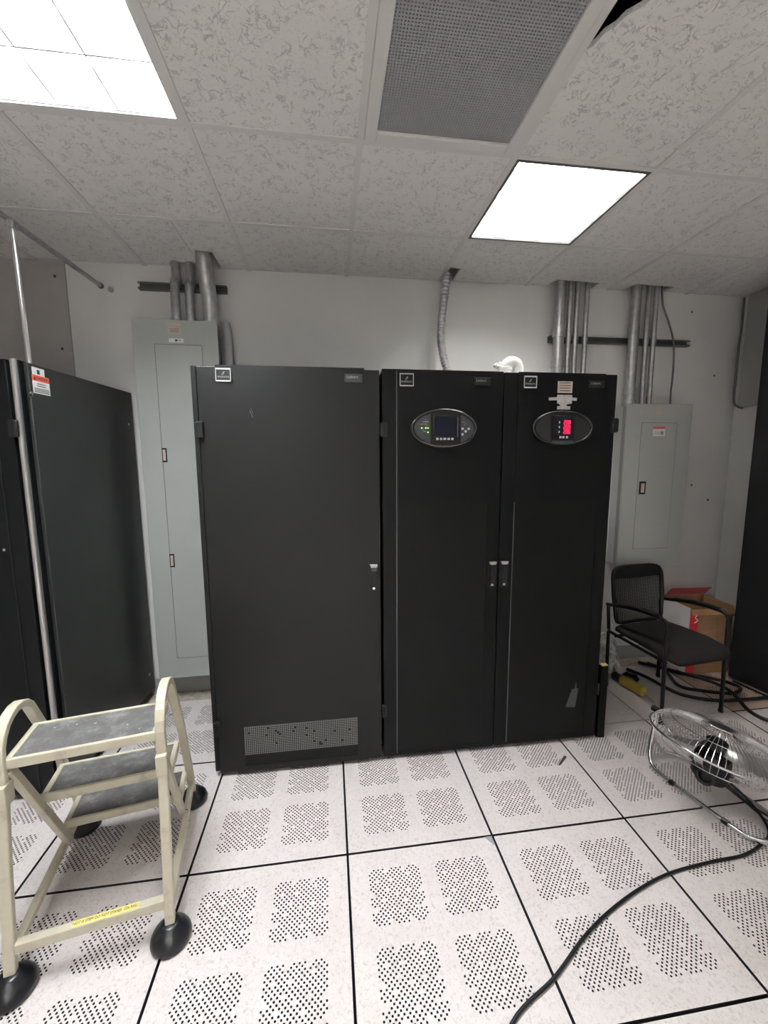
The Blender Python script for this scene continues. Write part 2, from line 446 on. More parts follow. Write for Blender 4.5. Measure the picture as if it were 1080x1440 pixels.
troffer('added unseen louvre fill light on ceiling behind the photographer at left', xg(-1.5), yg(-7), yg(-5), 5, 10, M_WHITE, M_FILL)
troffer('square lit parabolic louvre light above the right black cabinet', xg(1.5), yg(0), yg(1), 3, 3, M_DARKTRIM, M_LIGHT_R)

t = thing('return_air_grille', 'grey perforated return air grille in white frame on ceiling', 'vent', (xg(.5), yg(-.5), H))
W = T/2-.013; fw = .043
mbx = mb(M_TEE)
for a in ((-W, -W+fw, -W, W), (W-fw, W, -W, W), (-W+fw, W-fw, -W, -W+fw), (-W+fw, W-fw, W-fw, W)): mbx.box(*a, -.006, .02)
mbx.build('grille_frame', t, bevel=.004)
g = mb(M_GRILLE); n = 52; c = 2*(W-fw)/n
holed_cells(g, [(-(W-fw)+(i+.5)*c, -(W-fw)+(j+.5)*c) for i in range(n) for j in range(n)], c, c*.25, -.003, z=.004)
g.build('perforated_face', t)
boxp('duct_box', t, M_STRUT, -W+.005, W-.005, -W+.005, W-.005, .04, .05)

# ------------------------------------------------------------------ black power cabinets in the middle
YD = .495                                  # front face of the doors
def hinge(parent, x, z, s=1, h=.072):
    b = mb(M_PLAST).box(x-.013, x+.014, -.020, .004, z-h/2, z+h/2)
    b.tube([(x-s*.014, -.012, z-h/2+.004), (x-s*.014, -.012, z+h/2-.004)], .008, 10)
    return b.build('hinge', parent, bevel=.003)
def small_hinge(parent, x, z):
    b = mb(M_BLK).box(x-.012, x+.012, -.010, .004, z-.033, z+.033)
    b.tube([(x, -.012, z-.028), (x, -.012, z+.028)], .006, 8)
    return b.build('hinge', parent, bevel=.002)
def handle(parent, x, z):
    b = mb(M_PLAST).box(x-.021, x+.021, -.007, .004, z-.075, z+.062)
    b.loft([[Vector((x+a*wd, yy, z+zz)) for a, yy in ((-1, -.005), (1, -.005), (1, -.005-dp), (-1, -.005-dp))]
            for zz, wd, dp in ((-.045, .010, .014), (-.01, .013, .020), (.03, .015, .022), (.048, .016, .016))])
    b.use(M_STK).loft([[Vector((x+a*wd, yy, z+zz)) for a, yy in ((-1, -.006), (1, -.006), (1, -.02), (-1, -.02))] for zz, wd in ((.036, .010), (.061, .019))])
    b.use(M_CHROME).lathe([(.0085, 0), (.0085, .006), (.006, .008), (.0025, .0082)], 14, Matrix.Translation((x, -.006, z-.060)) @ FACE)
    return b.build('door_handle', parent, bevel=.0015)
M_BADGE = mat('silver_badge', (.80, .80, .79), .35, .25)
def chrome_badge(parent, x, z, w_=.066, h_=.058, thick=.006):
    b = mb(M_BADGE)
    for a in ((-w_/2, w_/2, h_/2-thick, h_/2), (-w_/2, w_/2, -h_/2, -h_/2+thick), (-w_/2, -w_/2+.003, -h_/2, h_/2), (w_/2-.003, w_/2, -h_/2, h_/2)):
        b.box(x+a[0], x+a[1], -.006, .001, z+a[2], z+a[3])
    b.use(M_BLKR).box(x-w_/2+.002, x+w_/2-.002, -.003, .001, z-h_/2+.002, z+h_/2-.002)
    o = b.build('badge', parent); o['label'] = 'chrome framed square badge'
    text('badge_lettering', 'EMERSON', .0115, (x, -.0035, z-.009), M_STK, parent)
    b = mb(M_STK)                          # small rising double-stroke emblem
    for k in (0, 1): b.tube([(x-.006+.006*k, -.0035, z+.001), (x-.001+.004*k, -.0035, z+.008), (x+.003+.003*k, -.0035, z+.014)], .0012, 5)
    b.build('badge_emblem', parent)
def plate_badge(parent, x, z, m=M_FACE, s='Liebert', w_=.082, h_=.036):
    o = boxp('badge', parent, m, x-w_/2, x+w_/2, -.004, .001, z-h_/2, z+h_/2, bevel=.0015); o['label'] = 'dark name plate'
    text('badge_lettering', s, .018, (x-.006, -.0045, z+.004), M_INKG if m is M_BLKR else M_STK, parent)
def cabinet(label, x0, x1, depth, ztop):
    t = thing('power_cabinet', label, 'cabinet', ((x0+x1)/2, YD, 0), group='row of black power cabinets')
    w_ = (x1-x0)/2
    b = mb(M_BLK2).box(-w_, w_, .032, depth, .045, ztop-.006)
    b.build('cabinet_body', t, bevel=.004)
    bb = mb(M_BLKR).box(-w_+.02, w_-.02, .05, depth-.03, .012, .05)
    bb.build('plinth', t)
    for sx in (-1, 1):
        for yy in (.045, depth-.1):
            mb(M_GALV).lathe([(.018, 0), (.018, .008), (.008, .01), (.008, .047)], 12, Matrix.Translation((sx*(w_-.07), yy, 0))).build('levelling_foot', t)
    return t
# --- left cabinet
XA, XB = -.637, .203
ca = cabinet('widest black cabinet, left of three, with plain door and low vent', XA, XB, .73, 2.0)
xo = -(XA+XB)/2
def LX(x): return x+xo
d = mb(M_BLK).box(LX(-.613), LX(.203), 0, .028, .02, 1.992)
vx0, vx1, vz0, vz1 = LX(-.489), LX(.078), .052, .262
# raised centre panel, built round the vent opening
rx0, rx1 = LX(-.53), LX(.132)
door = d.build('door', ca, bevel=.003)
cp = mb(M_BLK)
for a in ((rx0, rx1, vz1, 1.999), (rx0, rx1, .022, vz0), (rx0, vx0, vz0, vz1), (vx1, rx1, vz0, vz1)): cp.box(a[0], a[1], -.005, .001, a[2], a[3])
cp.build('raised_panel', door)
boxp('side_post', ca, M_BLK, LX(-.637), LX(-.6155), .004, .03, .03, 1.996, bevel=.002)
v = mb(M_BLK); nx, ny = 60, 22; cx_ = (vx1-vx0)/nx
cells = []
for i in range(nx):
    for j in range(ny): cells.append(((i+.5)*cx_, (j+.5)*cx_))
holed_cells(v, cells, cx_, cx_*.45, .001)
ov = v.build('vent', door, loc=(vx0, -.0045, vz0), rot=(PI/2, 0, 0))
boxp('vent_filter', door, mat('vent_filter_grey', (.40, .40, .39), .7), vx0, vx1, -.0018, -.0008, vz0+.055, vz1)
dots = mb(M_BLKR); rr = random.Random(3)
for k in range(20):
    i, j = rr.randrange(2, nx-2), rr.randrange(8, ny-1)
    dots.box(vx0+i*cx_, vx0+(i+1)*cx_, -.0052, -.0046, vz0+j*cx_, vz0+(j+1)*cx_)
tag(dots.build('dark_vent_holes', door), kind='stuff')  # flat black squares put in for the dark of holes lacking filter
hinge(door, LX(-.607), 1.715); hinge(door, LX(-.610), .27); handle(door, LX(.168), 1.005)
chrome_badge(door, LX(-.496), 1.955); plate_badge(door, LX(.082), 1.953)
for c in door.children:
    if c.name.startswith('badge'): c.location.y -= .005
scr = mb(M_INKG)
scr.tube([(LX(-.39), -.0052, 1.80), (LX(-.382), -.0052, 1.785), (LX(-.378), -.0052, 1.77)], .0008, 4)
scr.tube([(LX(-.385), -.0052, 1.81), (LX(-.376), -.0052, 1.79)], .0006, 4).build('scratch', door)
# --- middle cabinet
XA, XB = .216, .816
cbm = cabinet('middle black cabinet with oval control display and green lights', XA, XB, .73, 2.0)
xo = -(XA+XB)/2
door = mb(M_BLK2).box(LX(.216), LX(.8145), 0, .028, .02, 2.0).build('door', cbm, bevel=.003)
cp = mb(M_BLK2)
cp.box(LX(.286), LX(.748), -.005, .001, 1.36, 1.998)
cp.box(LX(.286), LX(.292), -.005, .001, .05, 1.36).box(LX(.742), LX(.748), -.005, .001, .05, 1.36).box(LX(.286), LX(.748), -.005, .001, .034, .05)
cp.build('raised_panel', door)
boxp('perforated_panel', door, M_PERF, LX(.292), LX(.742), -.003, .001, .05, 1.36)
boxp('edge_strip', door, M_STRUT, LX(.283), LX(.2862), -.0062, .001, .04, 1.99)
hinge(door, LX(.224), 1.718); small_hinge(door, LX(.218), .285); handle(door, LX(.781), .995)
chrome_badge(door, LX(.332), 1.950, thick=.004); plate_badge(door, LX(.703), 1.949, M_BLKR)
for c in door.children:
    if c.name.startswith('badge'): c.location.y -= .005
dp = mb(M_PLAST).prism(ellipse(.164, .093), .0, .016, FACE)
dp = dp.build('control_display', cbm, loc=(LX(.514), -.005, 1.724), bevel=.006); dp['label'] = 'oval black bezel of the control display'
b = mb(M_RING)
b.tube([Vector((.158*math.cos(a), -.016, .088*math.sin(a))) for a in [2*PI*k/48 for k in range(48)]], .006, 8, True)
b.build('bezel_ring', dp, smooth=60)
face = [p for p in ellipse(.146, .078, 64)]
lf = [p for p in face if p[0] <= -.062]; rf = [p for p in face if p[0] >= .078]
mb(M_FACE).prism(lf, .016, .0185, FACE).build('left_face', dp); mb(M_FACE).prism(rf, .016, .0185, FACE).build('right_face', dp)
b = mb(M_BLKR)
b.box(-.055, .07, -.020, -.015, -.058, .062).build('screen_surround', dp, bevel=.002)
boxp('screen', dp, M_LCD, -.047, .058, -.0215, -.019, -.032, .052)
boxp('screen_edge', dp, M_STRUT, .062, .066, -.022, -.019, -.04, .055)
bt = boxp('soft_key', dp, M_BTN, -.006, .006, -.024, -.019, -.005, .005, bevel=.0015, loc=(-.036, 0, -.049))
for k in range(1, 5): share(bt, dp, (-.036+k*.0185, 0, -.049))
lb = mb(M_LED).lathe([(.0032, 0), (.0032, .003), (.001, .0035)], 10, FACE).build('indicator_light', dp, loc=(-.112, -.018, .002))
for p in ((-.093, .002), (-.082, .002), (-.082, -.018)): share(lb, dp, (p[0], -.018, p[1]))
ln = mb(M_INKG)
for a in ((-.124, -.072, .0015, .0025), (-.09, -.0885, -.001, .018), (-.108, -.0785, .029, .034), (-.122, -.085, .019, .022), (-.106, -.104, -.012, .002), (-.104, -.092, -.0155, -.011), (-.095, -.0915, .039, .043), (.082, .10, .029, .031), (.1, .1015, .012, .029)):
    ln.box(a[0], a[1], -.0192, -.0184, a[2], a[3])
tag(ln.build('mimic_diagram', dp), kind='stuff')
bt = mb(M_BTN).lathe([(.006, 0), (.006, .003), (.003, .005)], 12, FACE).build('keypad_button', dp, loc=(.089, -.018, -.001))
for p in ((.119, -.001), (.104, -.013), (.089, -.027)): share(bt, dp, (p[0], -.018, p[1]))
# --- right cabinet
XA, XB = .818, 1.418
cc = cabinet('right black cabinet with red digital meter and silver stickers', XA, XB, .73, 2.0)
xo = -(XA+XB)/2
door = mb(M_BLK2).box(LX(.8185), LX(1.418), 0, .028, .02, 1.997).build('door', cc, bevel=.004)
cp = mb(M_BLK2)
cp.box(LX(.89), LX(1.350), -.005, .001, 1.36, 1.999)
cp.box(LX(.89), LX(.896), -.005, .001, .05, 1.36).box(LX(1.344), LX(1.350), -.005, .001, .05, 1.36).box(LX(.89), LX(1.350), -.005, .001, .034, .05)
cp.build('raised_panel', door)
boxp('perforated_panel', door, M_PERF, LX(.896), LX(1.344), -.003, .001, .05, 1.36)
boxp('edge_strip', door, M_STRUT, LX(.8875), LX(.8902), -.0062, .001, .04, 1.36)
hinge(door, LX(1.408), 1.745, -1); small_hinge(door, LX(1.411), .305); handle(door, LX(.845), .995)
chrome_badge(door, LX(.948), 1.951); plate_badge(door, LX(1.30), 1.947, M_BLKR)
for c in door.children:
    if c.name.startswith('badge'): c.location.y -= .005
dp = mb(M_PLAST).prism(ellipse(.162, .086), 0, .014, FACE).build('digital_meter', cc, loc=(LX(1.124), -.005, 1.73), bevel=.006)
dp['label'] = 'oval black bezel round the red digital meter'
mb(M_RING).tube([Vector((.156*math.cos(a), -.014, .081*math.sin(a))) for a in [2*PI*k/48 for k in range(48)]], .005, 8, True).build('bezel_ring', dp, smooth=60)
face = ellipse(.144, .072, 64)
mb(M_FACE2).prism([p for p in face if p[0] <= -.062], .014, .016, FACE).build('left_face', dp)
mb(M_FACE2).prism([p for p in face if p[0] >= .066], .014, .016, FACE).build('right_face', dp)
boxp('meter_body', dp, M_BLKR, -.054, .054, -.022, -.012, -.055, .060, bevel=.003)
boxp('meter_window', dp, M_LCD, -.042, .042, -.0235, -.021, -.036, .042)
boxp('meter_base', dp, M_FACE, -.056, .056, -.018, -.012, -.079, -.062)
SEG = {'a': (0, 1, 1), 'g': (0, 0, 1), 'd': (0, -1, 1), 'f': (-1, .5, 0), 'b': (1, .5, 0), 'e': (-1, -.5, 0), 'c': (1, -.5, 0)}
NUM = {'2': 'abged', '0': 'abcdef', '8': 'abcdefg', '9': 'abcdfg', '7': 'abc'}
for r_, s in enumerate(('208', '209', '208')):
    for k, ch in enumerate(s):
        b = mb(M_DIG); ox, oz = .002+k*.0125, .027-r_*.0235
        for e in NUM[ch]:
            sx, sz, hor = SEG[e]; px, pz = ox+sx*.0040, oz+sz*.0085
            if hor: b.box(px-.0036, px+.0036, -.0248, -.0236, pz-.0013, pz+.0013)
            else: b.box(px-.0013, px+.0013, -.0248, -.0236, pz-.0040, pz+.0040)
        b.build('digit', dp)
for r_ in range(3): boxp('row_light', dp, M_BTN, -.028, -.023, -.0246, -.0234, .022-r_*.0235, .032-r_*.0235)
for x_ in (-.017, -.002, .018): boxp('meter_button', dp, M_BTN, x_-.005, x_+.005, -.0255, -.021, -.051, -.041, bevel=.001)
# stickers
st = mb(M_STKT).box(LX(1.093), LX(1.171), -.0068, -.005, 1.902, 1.958)
st.use(M_INK)
for k in range(4): st.box(LX(1.103), LX(1.160), -.0072, -.0066, 1.911+k*.0125, 1.9145+k*.0125)
tag(st.build('sticker', cc), 'tan printed sticker')
tag(mb(M_STK).prism([(LX(x), z) for x, z in ((1.049, 1.879), (1.093, 1.881), (1.093, 1.893), (1.172, 1.893), (1.172, 1.880), (1.198, 1.879), (1.198, 1.865), (1.172, 1.866), (1.172, 1.851), (1.145, 1.847), (1.145, 1.838), (1.165, 1.838), (1.165, 1.822), (1.095, 1.822), (1.095, 1.838), (1.11, 1.838), (1.11, 1.846), (1.094, 1.851), (1.094, 1.866), (1.049, 1.865))], .005, .0068, FACE).build('sticker', cc), 'silver cross-shaped sticker')
tag(mb(M_FACE).prism([(LX(x), z) for x, z in ((1.228, .214), (1.285, .208), (1.299, .318), (1.287, .32), (1.286, .352), (1.281, .356), (1.278, .318), (1.262, .316))], .0032, .0045, FACE).build('sticker', cc), 'torn grey tag low on the door')

# black strip of panel standing by the right cabinet
t = thing('kick_panel', 'short black metal panel standing against right end of cabinets', 'panel', (1.462, .50, 0))
mb(M_BLK2).box(-.022, .020, 0, .028, 0, .43).build('panel_face', t, bevel=.003)
mb(M_BLKR).box(-.012, .016, .028, .30, 0, .40).build('panel_return', t)
boxp('yellow_edge', t, M_YELL, -.018, .016, .004, .026, .43, .437)

# ------------------------------------------------------------------ white elbow on top of the cabinets
t = thing('pipe_elbow', 'white pipe elbow lying on top of the black cabinets', 'pipe', (.885, .585, 2.0))
b = mb(M_WHITE)
R = .034
arc = [Vector((.008+R*math.cos(a), .0, .032+R*math.sin(a))) for a in [PI*(1.0-k/10) for k in range(11)]]
b.tube([arc[0]+Vector((0, 0, -.026))]+arc+[arc[-1]+Vector((0, 0, -.026))], .028, 16).build('elbow', t, smooth=50)
mb(M_WHITE).lathe([(.036, 0), (.036, .014), (.030, .016)], 18, Matrix.Translation((-.026, 0, .022))).build('collar', t, smooth=40)
b = mb(M_WHITE).box(-.085, .075, -.05, .05, 0, .006)
b.build('base_plate', t)
b = mb(M_STKW); rr = random.Random(5)
for k in range(6):
    p = Vector((-.078+.007*k, rr.uniform(-.02, .0), .018+rr.uniform(0, .034)))
    b.lathe([(.004, -.014), (.012, -.006), (.013, .006), (.005, .014)], 7, Matrix.Translation(p) @ Matrix.Rotation(rr.uniform(0, 2), 4, 'Y'))
b.build('wire_clamp', t)

# ------------------------------------------------------------------ left cabinet, seen end on
t = thing('power_cabinet', 'black cabinet at the left with side panel, warning label and painted edge highlight', 'cabinet', (-1.298, .46, 0), math.radians(-3.8))
boxp('cabinet_body', t, M_BLK2, -.84, -.018, .03, .765, .05, 2.0, bevel=.003)
boxp('plinth', t, M_BLKR, -.82, -.03, .05, .75, 0, .05)
door = boxp('door', t, M_BLK2, -.84, -.048, 0, .028, .03, 1.997, bevel=.003)
hinge(door, -.040, 1.715, -1)
boxp('door_crease', door, M_BLK, -.118, -.112, -.003, .001, .05, 1.98)
mb(M_CHROME).lathe([(.006, 0), (.006, .005), (.002, .006)], 12, Matrix.Translation((-.14, 0, 1.2)) @ FACE).build('screw', door)
tag(mb(mat('highlight_silver', (.50, .50, .50), .3, .9)).tube([(-.026, .012, .03), (-.026, .012, 1.998)], .013, 12).build('edge_highlight', t, smooth=60), 'painted highlight along the black edge')  # bright strip standing in for the specular highlight on the black corner
sp = mb(M_BLK3).box(-.018, 0, .052, .862, .055, 1.995).build('side_panel', t, bevel=.004)
lab = mb(M_STKW).box(0, .0012, .072, .142, 1.945, 1.982)
lab.use(M_INK).box(.0011, .0016, .098, .114, 1.955, 1.974)
lab.build('sticker', sp)
lab = mb(M_STKW).box(0, .0012, .068, .166, 1.872, 1.925)
lab.use(M_RED).box(0, .0014, .068, .166, 1.925, 1.950)
lab.use(M_INK)
for k, z in enumerate((1.914, 1.905, 1.893, 1.886, 1.879)): lab.box(.0011, .0016, .092-.018*(k > 1), .142+.018*(k > 1), z-.0016, z+.0016)
lab.prism([(.074, 1.929), (.088, 1.929), (.081, 1.946)], .0012, .0018, Matrix(((0, 0, 1, 0), (1, 0, 0, 0), (0, 1, 0, 0), (0, 0, 0, 1))))
tag(lab.build('warning_label', sp), 'white and red warning label')
text('warning_lettering', 'WARNING', .016, (.0018, .126, 1.9375), M_INK, sp, rot=(PI/2, 0, PI/2))
mb(M_CHROME).lathe([(.010, 0), (.010, .003), (.004, .005)], 12, Matrix.Translation((0, .052, 1.865)) @ Matrix.Rotation(PI/2, 4, 'Y')).build('screw', sp)
mb(M_GALV).lathe([(.008, 0), (.008, .003), (.003, .004)], 12, Matrix.Translation((0, .80, 1.80)) @ Matrix.Rotation(PI/2, 4, 'Y')).build('screw', sp)
mb(M_GALV).lathe([(.008, 0), (.008, .003), (.003, .004)], 12, Matrix.Translation((0, .80, .18)) @ Matrix.Rotation(PI/2, 4, 'Y')).build('screw', sp)
# silver pole and rod above it
t = thing('steel_pole', 'thin silver pole rising from left black cabinet to the ceiling rod', 'pole', (-1.335, .592, 2.0))
mb(M_CHROME).tube([(0, 0, -.003), (-.010, .0, .555)], .0125, 12).build('pole_tube', t, smooth=60)
mb(M_GALV).box(-.022, .004, -.016, .016, .555, .585).build('pole_clamp', t, bevel=.003)
t = thing('steel_rod', 'grey rod running just below the ceiling toward back wall', 'rod', (-1.36, .58, 2.60))
mb(M_GALV).tube([(-.02, -.35, 0), (.015, .700, 0)], .0125, 12).build('rod_tube', t, smooth=60)
mb(M_STRUT).tube([(.0148, .690, 0), (.0152, .706, 0)], .016, 12).build('rod_end', t)
mb(M_STRUT).tube([(-.034, -.01, .012), (-.034, -.01, .149)], .004, 6).build('hanger', t)
t = thing('wall_plug', 'small round grey plug on the wall beside the rod end', 'plug', (-1.318, YB, 2.603))
mb(M_GALV).lathe([(.016, 0), (.016, .012), (.010, .018)], 14, FACE).build('plug_cap', t, smooth=40)
# board on the left of the back wall, with screw holes
t = thing('wall_board', 'grey brown board fixed to the back wall behind left cabinet', 'board', (-2.2, YB-.012, 0))
mb(M_BOARD).box(-.79, .64, 0, .012, .3, H-.004).build('board_sheet', t)
for x_, z_ in ((.585, 2.66), (.587, 2.25)):
    mb(M_INK).lathe([(.007, 0), (.007, .003), (.002, .004)], 10, Matrix.Translation((x_, 0, z_)) @ FACE).build('screw', t)
for x_, z_, l_ in ((2.832, 2.188, 'tiny dark screw in the back wall below end of right strut'), (2.724, 1.371, 'tiny dark screw in the wall just right of shorter grey panel'), (2.878, 1.253, 'lowest tiny dark screw in the back wall near the corner'), (2.60, 2.63, 'tiny dark screw high in the back wall above strut end')):
    tag(mb(M_INK).lathe([(.007, 0), (.007, .003), (.002, .004)], 10, FACE).build('wall_screw', loc=(x_, YB, z_)), l_, 'screw', 'screws in the back wall at right')

# ------------------------------------------------------------------ electrical panels, conduits, struts
def conduit(name, label, pts, r, coup=(), m=M_GALV, group=None, cat='conduit', seg=14):
    base = Vector(pts[-1]); t = thing(name, label, cat, base, group=group)
    mb(m).tube([Vector(p)-base for p in pts], r, seg).build('pipe', t, smooth=60)
    for z, k in coup:
        for a, b_ in zip(pts, pts[1:]):
            if min(a[2], b_[2]) <= z <= max(a[2], b_[2]):
                f = (z-a[2])/(b_[2]-a[2]); p = Vector(a).lerp(Vector(b_), f)-base; dd = (Vector(b_)-Vector(a)).normalized()*.022
                b = mb(m).tube([p-dd, p+dd], r*1.18, seg)
                if k: b.lathe([(.006, 0), (.006, .01)], 8, Matrix.Translation(p+Vector((r*.5, -r*1.1, .008))) @ FACE); b.lathe([(.006, 0), (.006, .01)], 8, Matrix.Translation(p+Vector((r*.5, -r*1.1, -.01))) @ FACE)
                b.build('coupling', t, smooth=50); break
    return t
t = thing('electrical_panel', 'tall grey electrical panel on back wall between black cabinets', 'panel', (-.915, YB-.006, 0))
mb(M_GREYB).box(-.215, .215, -.142, 0, .19, 2.385).build('panel_box', t)
mb(M_GREY).box(-.238, .237, -.154, -.142, .182, 2.395).build('cover', t, bevel=.003)
door = mb(M_GREY).box(-.118, .143, -.157, -.150, .318, 2.253).build('panel_door', t, bevel=.0015)
mb(M_INK)
gap = mb(M_STRUT)
for a in ((-.1215, -.1185, .315, 2.256), (.1435, .1465, .315, 2.256), (-.1215, .1465, 2.2535, 2.2565), (-.1215, .1465, .3145, .3175)): gap.box(a[0], a[1], -.1545, -.153, a[2], a[3])
gap.build('door_joint', t)
for z_ in (1.612, .96):
    b = mb(M_BLKR).box(-.121, -.093, -.160, -.156, z_-.042, z_+.042)
    b.use(M_STKT).box(-.115, -.099, -.163, -.159, z_-.033, z_+.033)
    b.build('panel_latch', door, bevel=.001)
b = mb(M_STKT).box(-.042, .034, -.1552, -.153, 2.317, 2.355).box(-.046, .036, -.1552, -.153, 2.362, 2.377)
b.use(M_STRUT)
for k in range(3): b.box(-.03, .022, -.1556, -.155, 2.325+k*.009, 2.328+k*.009)
tag(b.build('sticker', t), 'pale printed sticker')
b = mb(M_STKW).box(-.038, .042, -.1552, -.153, 2.268, 2.29); b.use(M_INK).box(-.004, .010, -.1556, -.155, 2.273, 2.285)
b.box(.016, .030, -.1556, -.155, 2.277, 2.281)
b.build('sticker', t)
ST = 'steel conduits rising from left grey panel'
for k, x_ in enumerate((-.928, -.846)):
    conduit('conduit', ('left' if k == 0 else 'middle')+' of three steel conduits on top of tall grey panel', [(x_+.006, 1.285, 2.86), (x_+.006, 1.285, 2.66), (x_+.002, 1.268, 2.615), (x_, 1.262, 2.56), (x_, 1.262, 2.392)], .026, ((2.64, 1), (2.405, 0)), group=ST)
conduit('conduit', 'thickest steel conduit bending up into ceiling from tall grey panel', smooth_path([(-.735, 1.17, 2.90), (-.735, 1.19, 2.78), (-.735, 1.215, 2.66), (-.728, 1.245, 2.54), (-.725, 1.25, 2.392)], 5), .046, (), group=ST)
conduit('conduit', 'grey conduit running down the right side of tall grey panel', [(-.655, 1.315, 2.42), (-.645, 1.30, 2.36), (-.64, 1.30, 1.2)], .026, (), m=M_GREYB, cat='conduit')
def strut(label, x0, x1, z, m=M_STRUT):
    t = thing('strut_channel', label, 'bracket', ((x0+x1)/2, YB, z)); w_ = (x1-x0)/2
    b = mb(m).box(-w_, w_, -.004, 0, -.0205, .0205).box(-w_, w_, -.032, -.004, .0175, .0205).box(-w_, w_, -.032, -.004, -.0205, -.0175)
    b.box(-w_, w_, -.035, -.032, .010, .0205).box(-w_, w_, -.035, -.032, -.0205, -.010).build('channel', t)
    return t
strut('short steel strut channel behind left conduits near the ceiling', -1.152, -.642, 2.625)
strut('long slotted steel strut channel behind the right conduits', 1.492, 2.577, 2.402)
t = thing('electrical_panel', 'shorter grey electrical panel on back wall right of black cabinets', 'panel', (2.272, YB-.006, 0))
mb(M_GREYB).box(-.225, .225, -.075, 0, .80, 1.945).build('panel_box', t)
mb(M_GREY).box(-.254, .252, -.154, -.140, .788, 1.953).build('cover', t, bevel=.003)
gap = mb(M_INKG).box(-.228, .228, -.141, -.075, .80, 1.945).build('side_shade', t)  # dark box puts shade into the front part of the panel side
door = mb(M_GREY).box(-.136, .136, -.157, -.150, .925, 1.822).build('panel_door', t, bevel=.0015)
gap = mb(M_STRUT)
gap.box(-.139, .139, -.1545, -.153, 1.822, 1.825).box(-.139, -.1365, -.1545, -.153, .922, 1.825).box(.1365, .139, -.1545, -.153, .922, 1.825).box(-.139, .139, -.1545, -.153, .9225, .925)
gap.build('door_joint', t)
b = mb(M_BLKR).box(-.125, -.075, -.160, -.156, 1.322, 1.414); b.use(M_STKT).box(-.112, -.088, -.164, -.159, 1.335, 1.400); b.build('panel_latch', door, bevel=.001)
b = mb(M_STKT).box(-.045, .022, -.1552, -.153, 1.915, 1.938).box(-.038, .016, -.1552, -.153, 1.878, 1.912); tag(b.build('sticker', t), 'tan printed sticker')
b = mb(M_STKW).box(-.048, .044, -.1585, -.156, 1.732, 1.782); b.use(M_RED).box(-.048, .044, -.1587, -.156, 1.782, 1.796)
b.use(M_INKG).box(-.035, .005, -.1589, -.158, 1.757, 1.761).box(-.035, .01, -.1589, -.158, 1.745, 1.749).box(.01, .032, -.1589, -.158, 1.742, 1.766)
tag(b.build('warning_label', door), 'white and red warning label')
mb(M_GREYB).box(-.03, .16, -.09, -.01, .70, .80).build('lower_fitting', t)
RG = 'steel conduits between right cabinet and ceiling'
zt = 2.86
conduit('conduit', 'thick steel conduit, leftmost above the right black cabinet', [(1.535, 1.272, zt), (1.535, 1.272, 1.2)], .035, ((2.42, 1), (2.22, 1)), group=RG)
for k, x_ in enumerate((1.613, 1.664, 1.735)):
    conduit('conduit', ('first', 'second', 'third')[k]+' thin steel conduit right of thick one above right cabinet', [(x_, 1.283, zt), (x_, 1.283, 1.2)], .0165, ((2.402, 0),), group=RG)
RP = 'steel conduits entering the right grey panel'
conduit('conduit', 'thick steel conduit entering top of the shorter grey panel', [(2.098, 1.276, zt), (2.098, 1.276, 1.94)], .034, ((2.05, 0), (1.965, 1)), group=RP)
for k, x_ in enumerate((2.200, 2.258)):
    conduit('conduit', ('left', 'right')[k]+' thin steel conduit entering top of the shorter grey panel', [(x_, 1.283, zt), (x_, 1.283, 1.94)], .0165, ((2.402, 0),), group=RP)
conduit('cable', 'thin grey cable hanging beside the right conduits to grey panel', smooth_path([(2.31, 1.31, zt), (2.325, 1.30, 2.66), (2.375, 1.295, 2.54), (2.425, 1.29, 2.40), (2.44, 1.29, 2.2), (2.435, 1.29, 2.05), (2.43, 1.28, 1.94)], 5), .006, (), m=M_STRUT, cat='cable', seg=8)
# flexible conduit with ribs
P = smooth_path([(.745, 1.24, 2.86), (.737, 1.24, 2.74), (.718, 1.235, 2.60), (.697, 1.22, 2.45), (.690, 1.20, 2.33), (.705, 1.17, 2.20), (.735, 1.14, 2.09), (.76, 1.13, 2.0)], 12)
t = thing('flexible_conduit', 'ribbed flexible metal conduit curving down behind middle black cabinet', 'conduit', P[-1])
mb(M_GALV).tube([p-P[-1] for p in P], [.026 if k % 2 else .0225 for k in range(len(P))], 14).build('ribbed_sleeve', t)
# corner cable and grey duct on the right wall
t = thing('wall_duct', 'grey duct box high on right wall beside corner cable', 'duct', (XR, 1.17, 1.95))
mb(M_BASE).box(-.035, 0, -.25, .12, 0, H-1.95-.004).build('duct_cover', t, bevel=.008)
conduit('cable', 'dark cable hanging down the corner of back and right walls', smooth_path([(3.000, 1.322, H-.01), (2.996, 1.318, 2.5), (2.986, 1.315, 2.38), (2.985, 1.315, 2.1), (2.987, 1.31, 1.99), (2.995, 1.285, 1.955), (3.0, 1.25, 1.94)], 5), .007, (), m=M_STRUT, cat='cable', seg=8)

# ------------------------------------------------------------------ right black cabinet
t = thing('equipment_rack', 'tall black equipment rack at right edge by the corner', 'cabinet', (2.745, .93, 0), math.radians(12))
boxp('rack_body', t, M_BLKR, 0, .195, -.35, 0, .035, 2.70, bevel=.006)
boxp('base_rail', t, M_ALU, -.004, .0, -.35, -.005, .022, .034)
boxp('plinth', t, M_BLKR, .02, .18, -.33, -.02, 0, .035)
b = mb(M_BLKR).box(-.010, 0, -.34, -.18, .28, .30).build('side_latch', t)

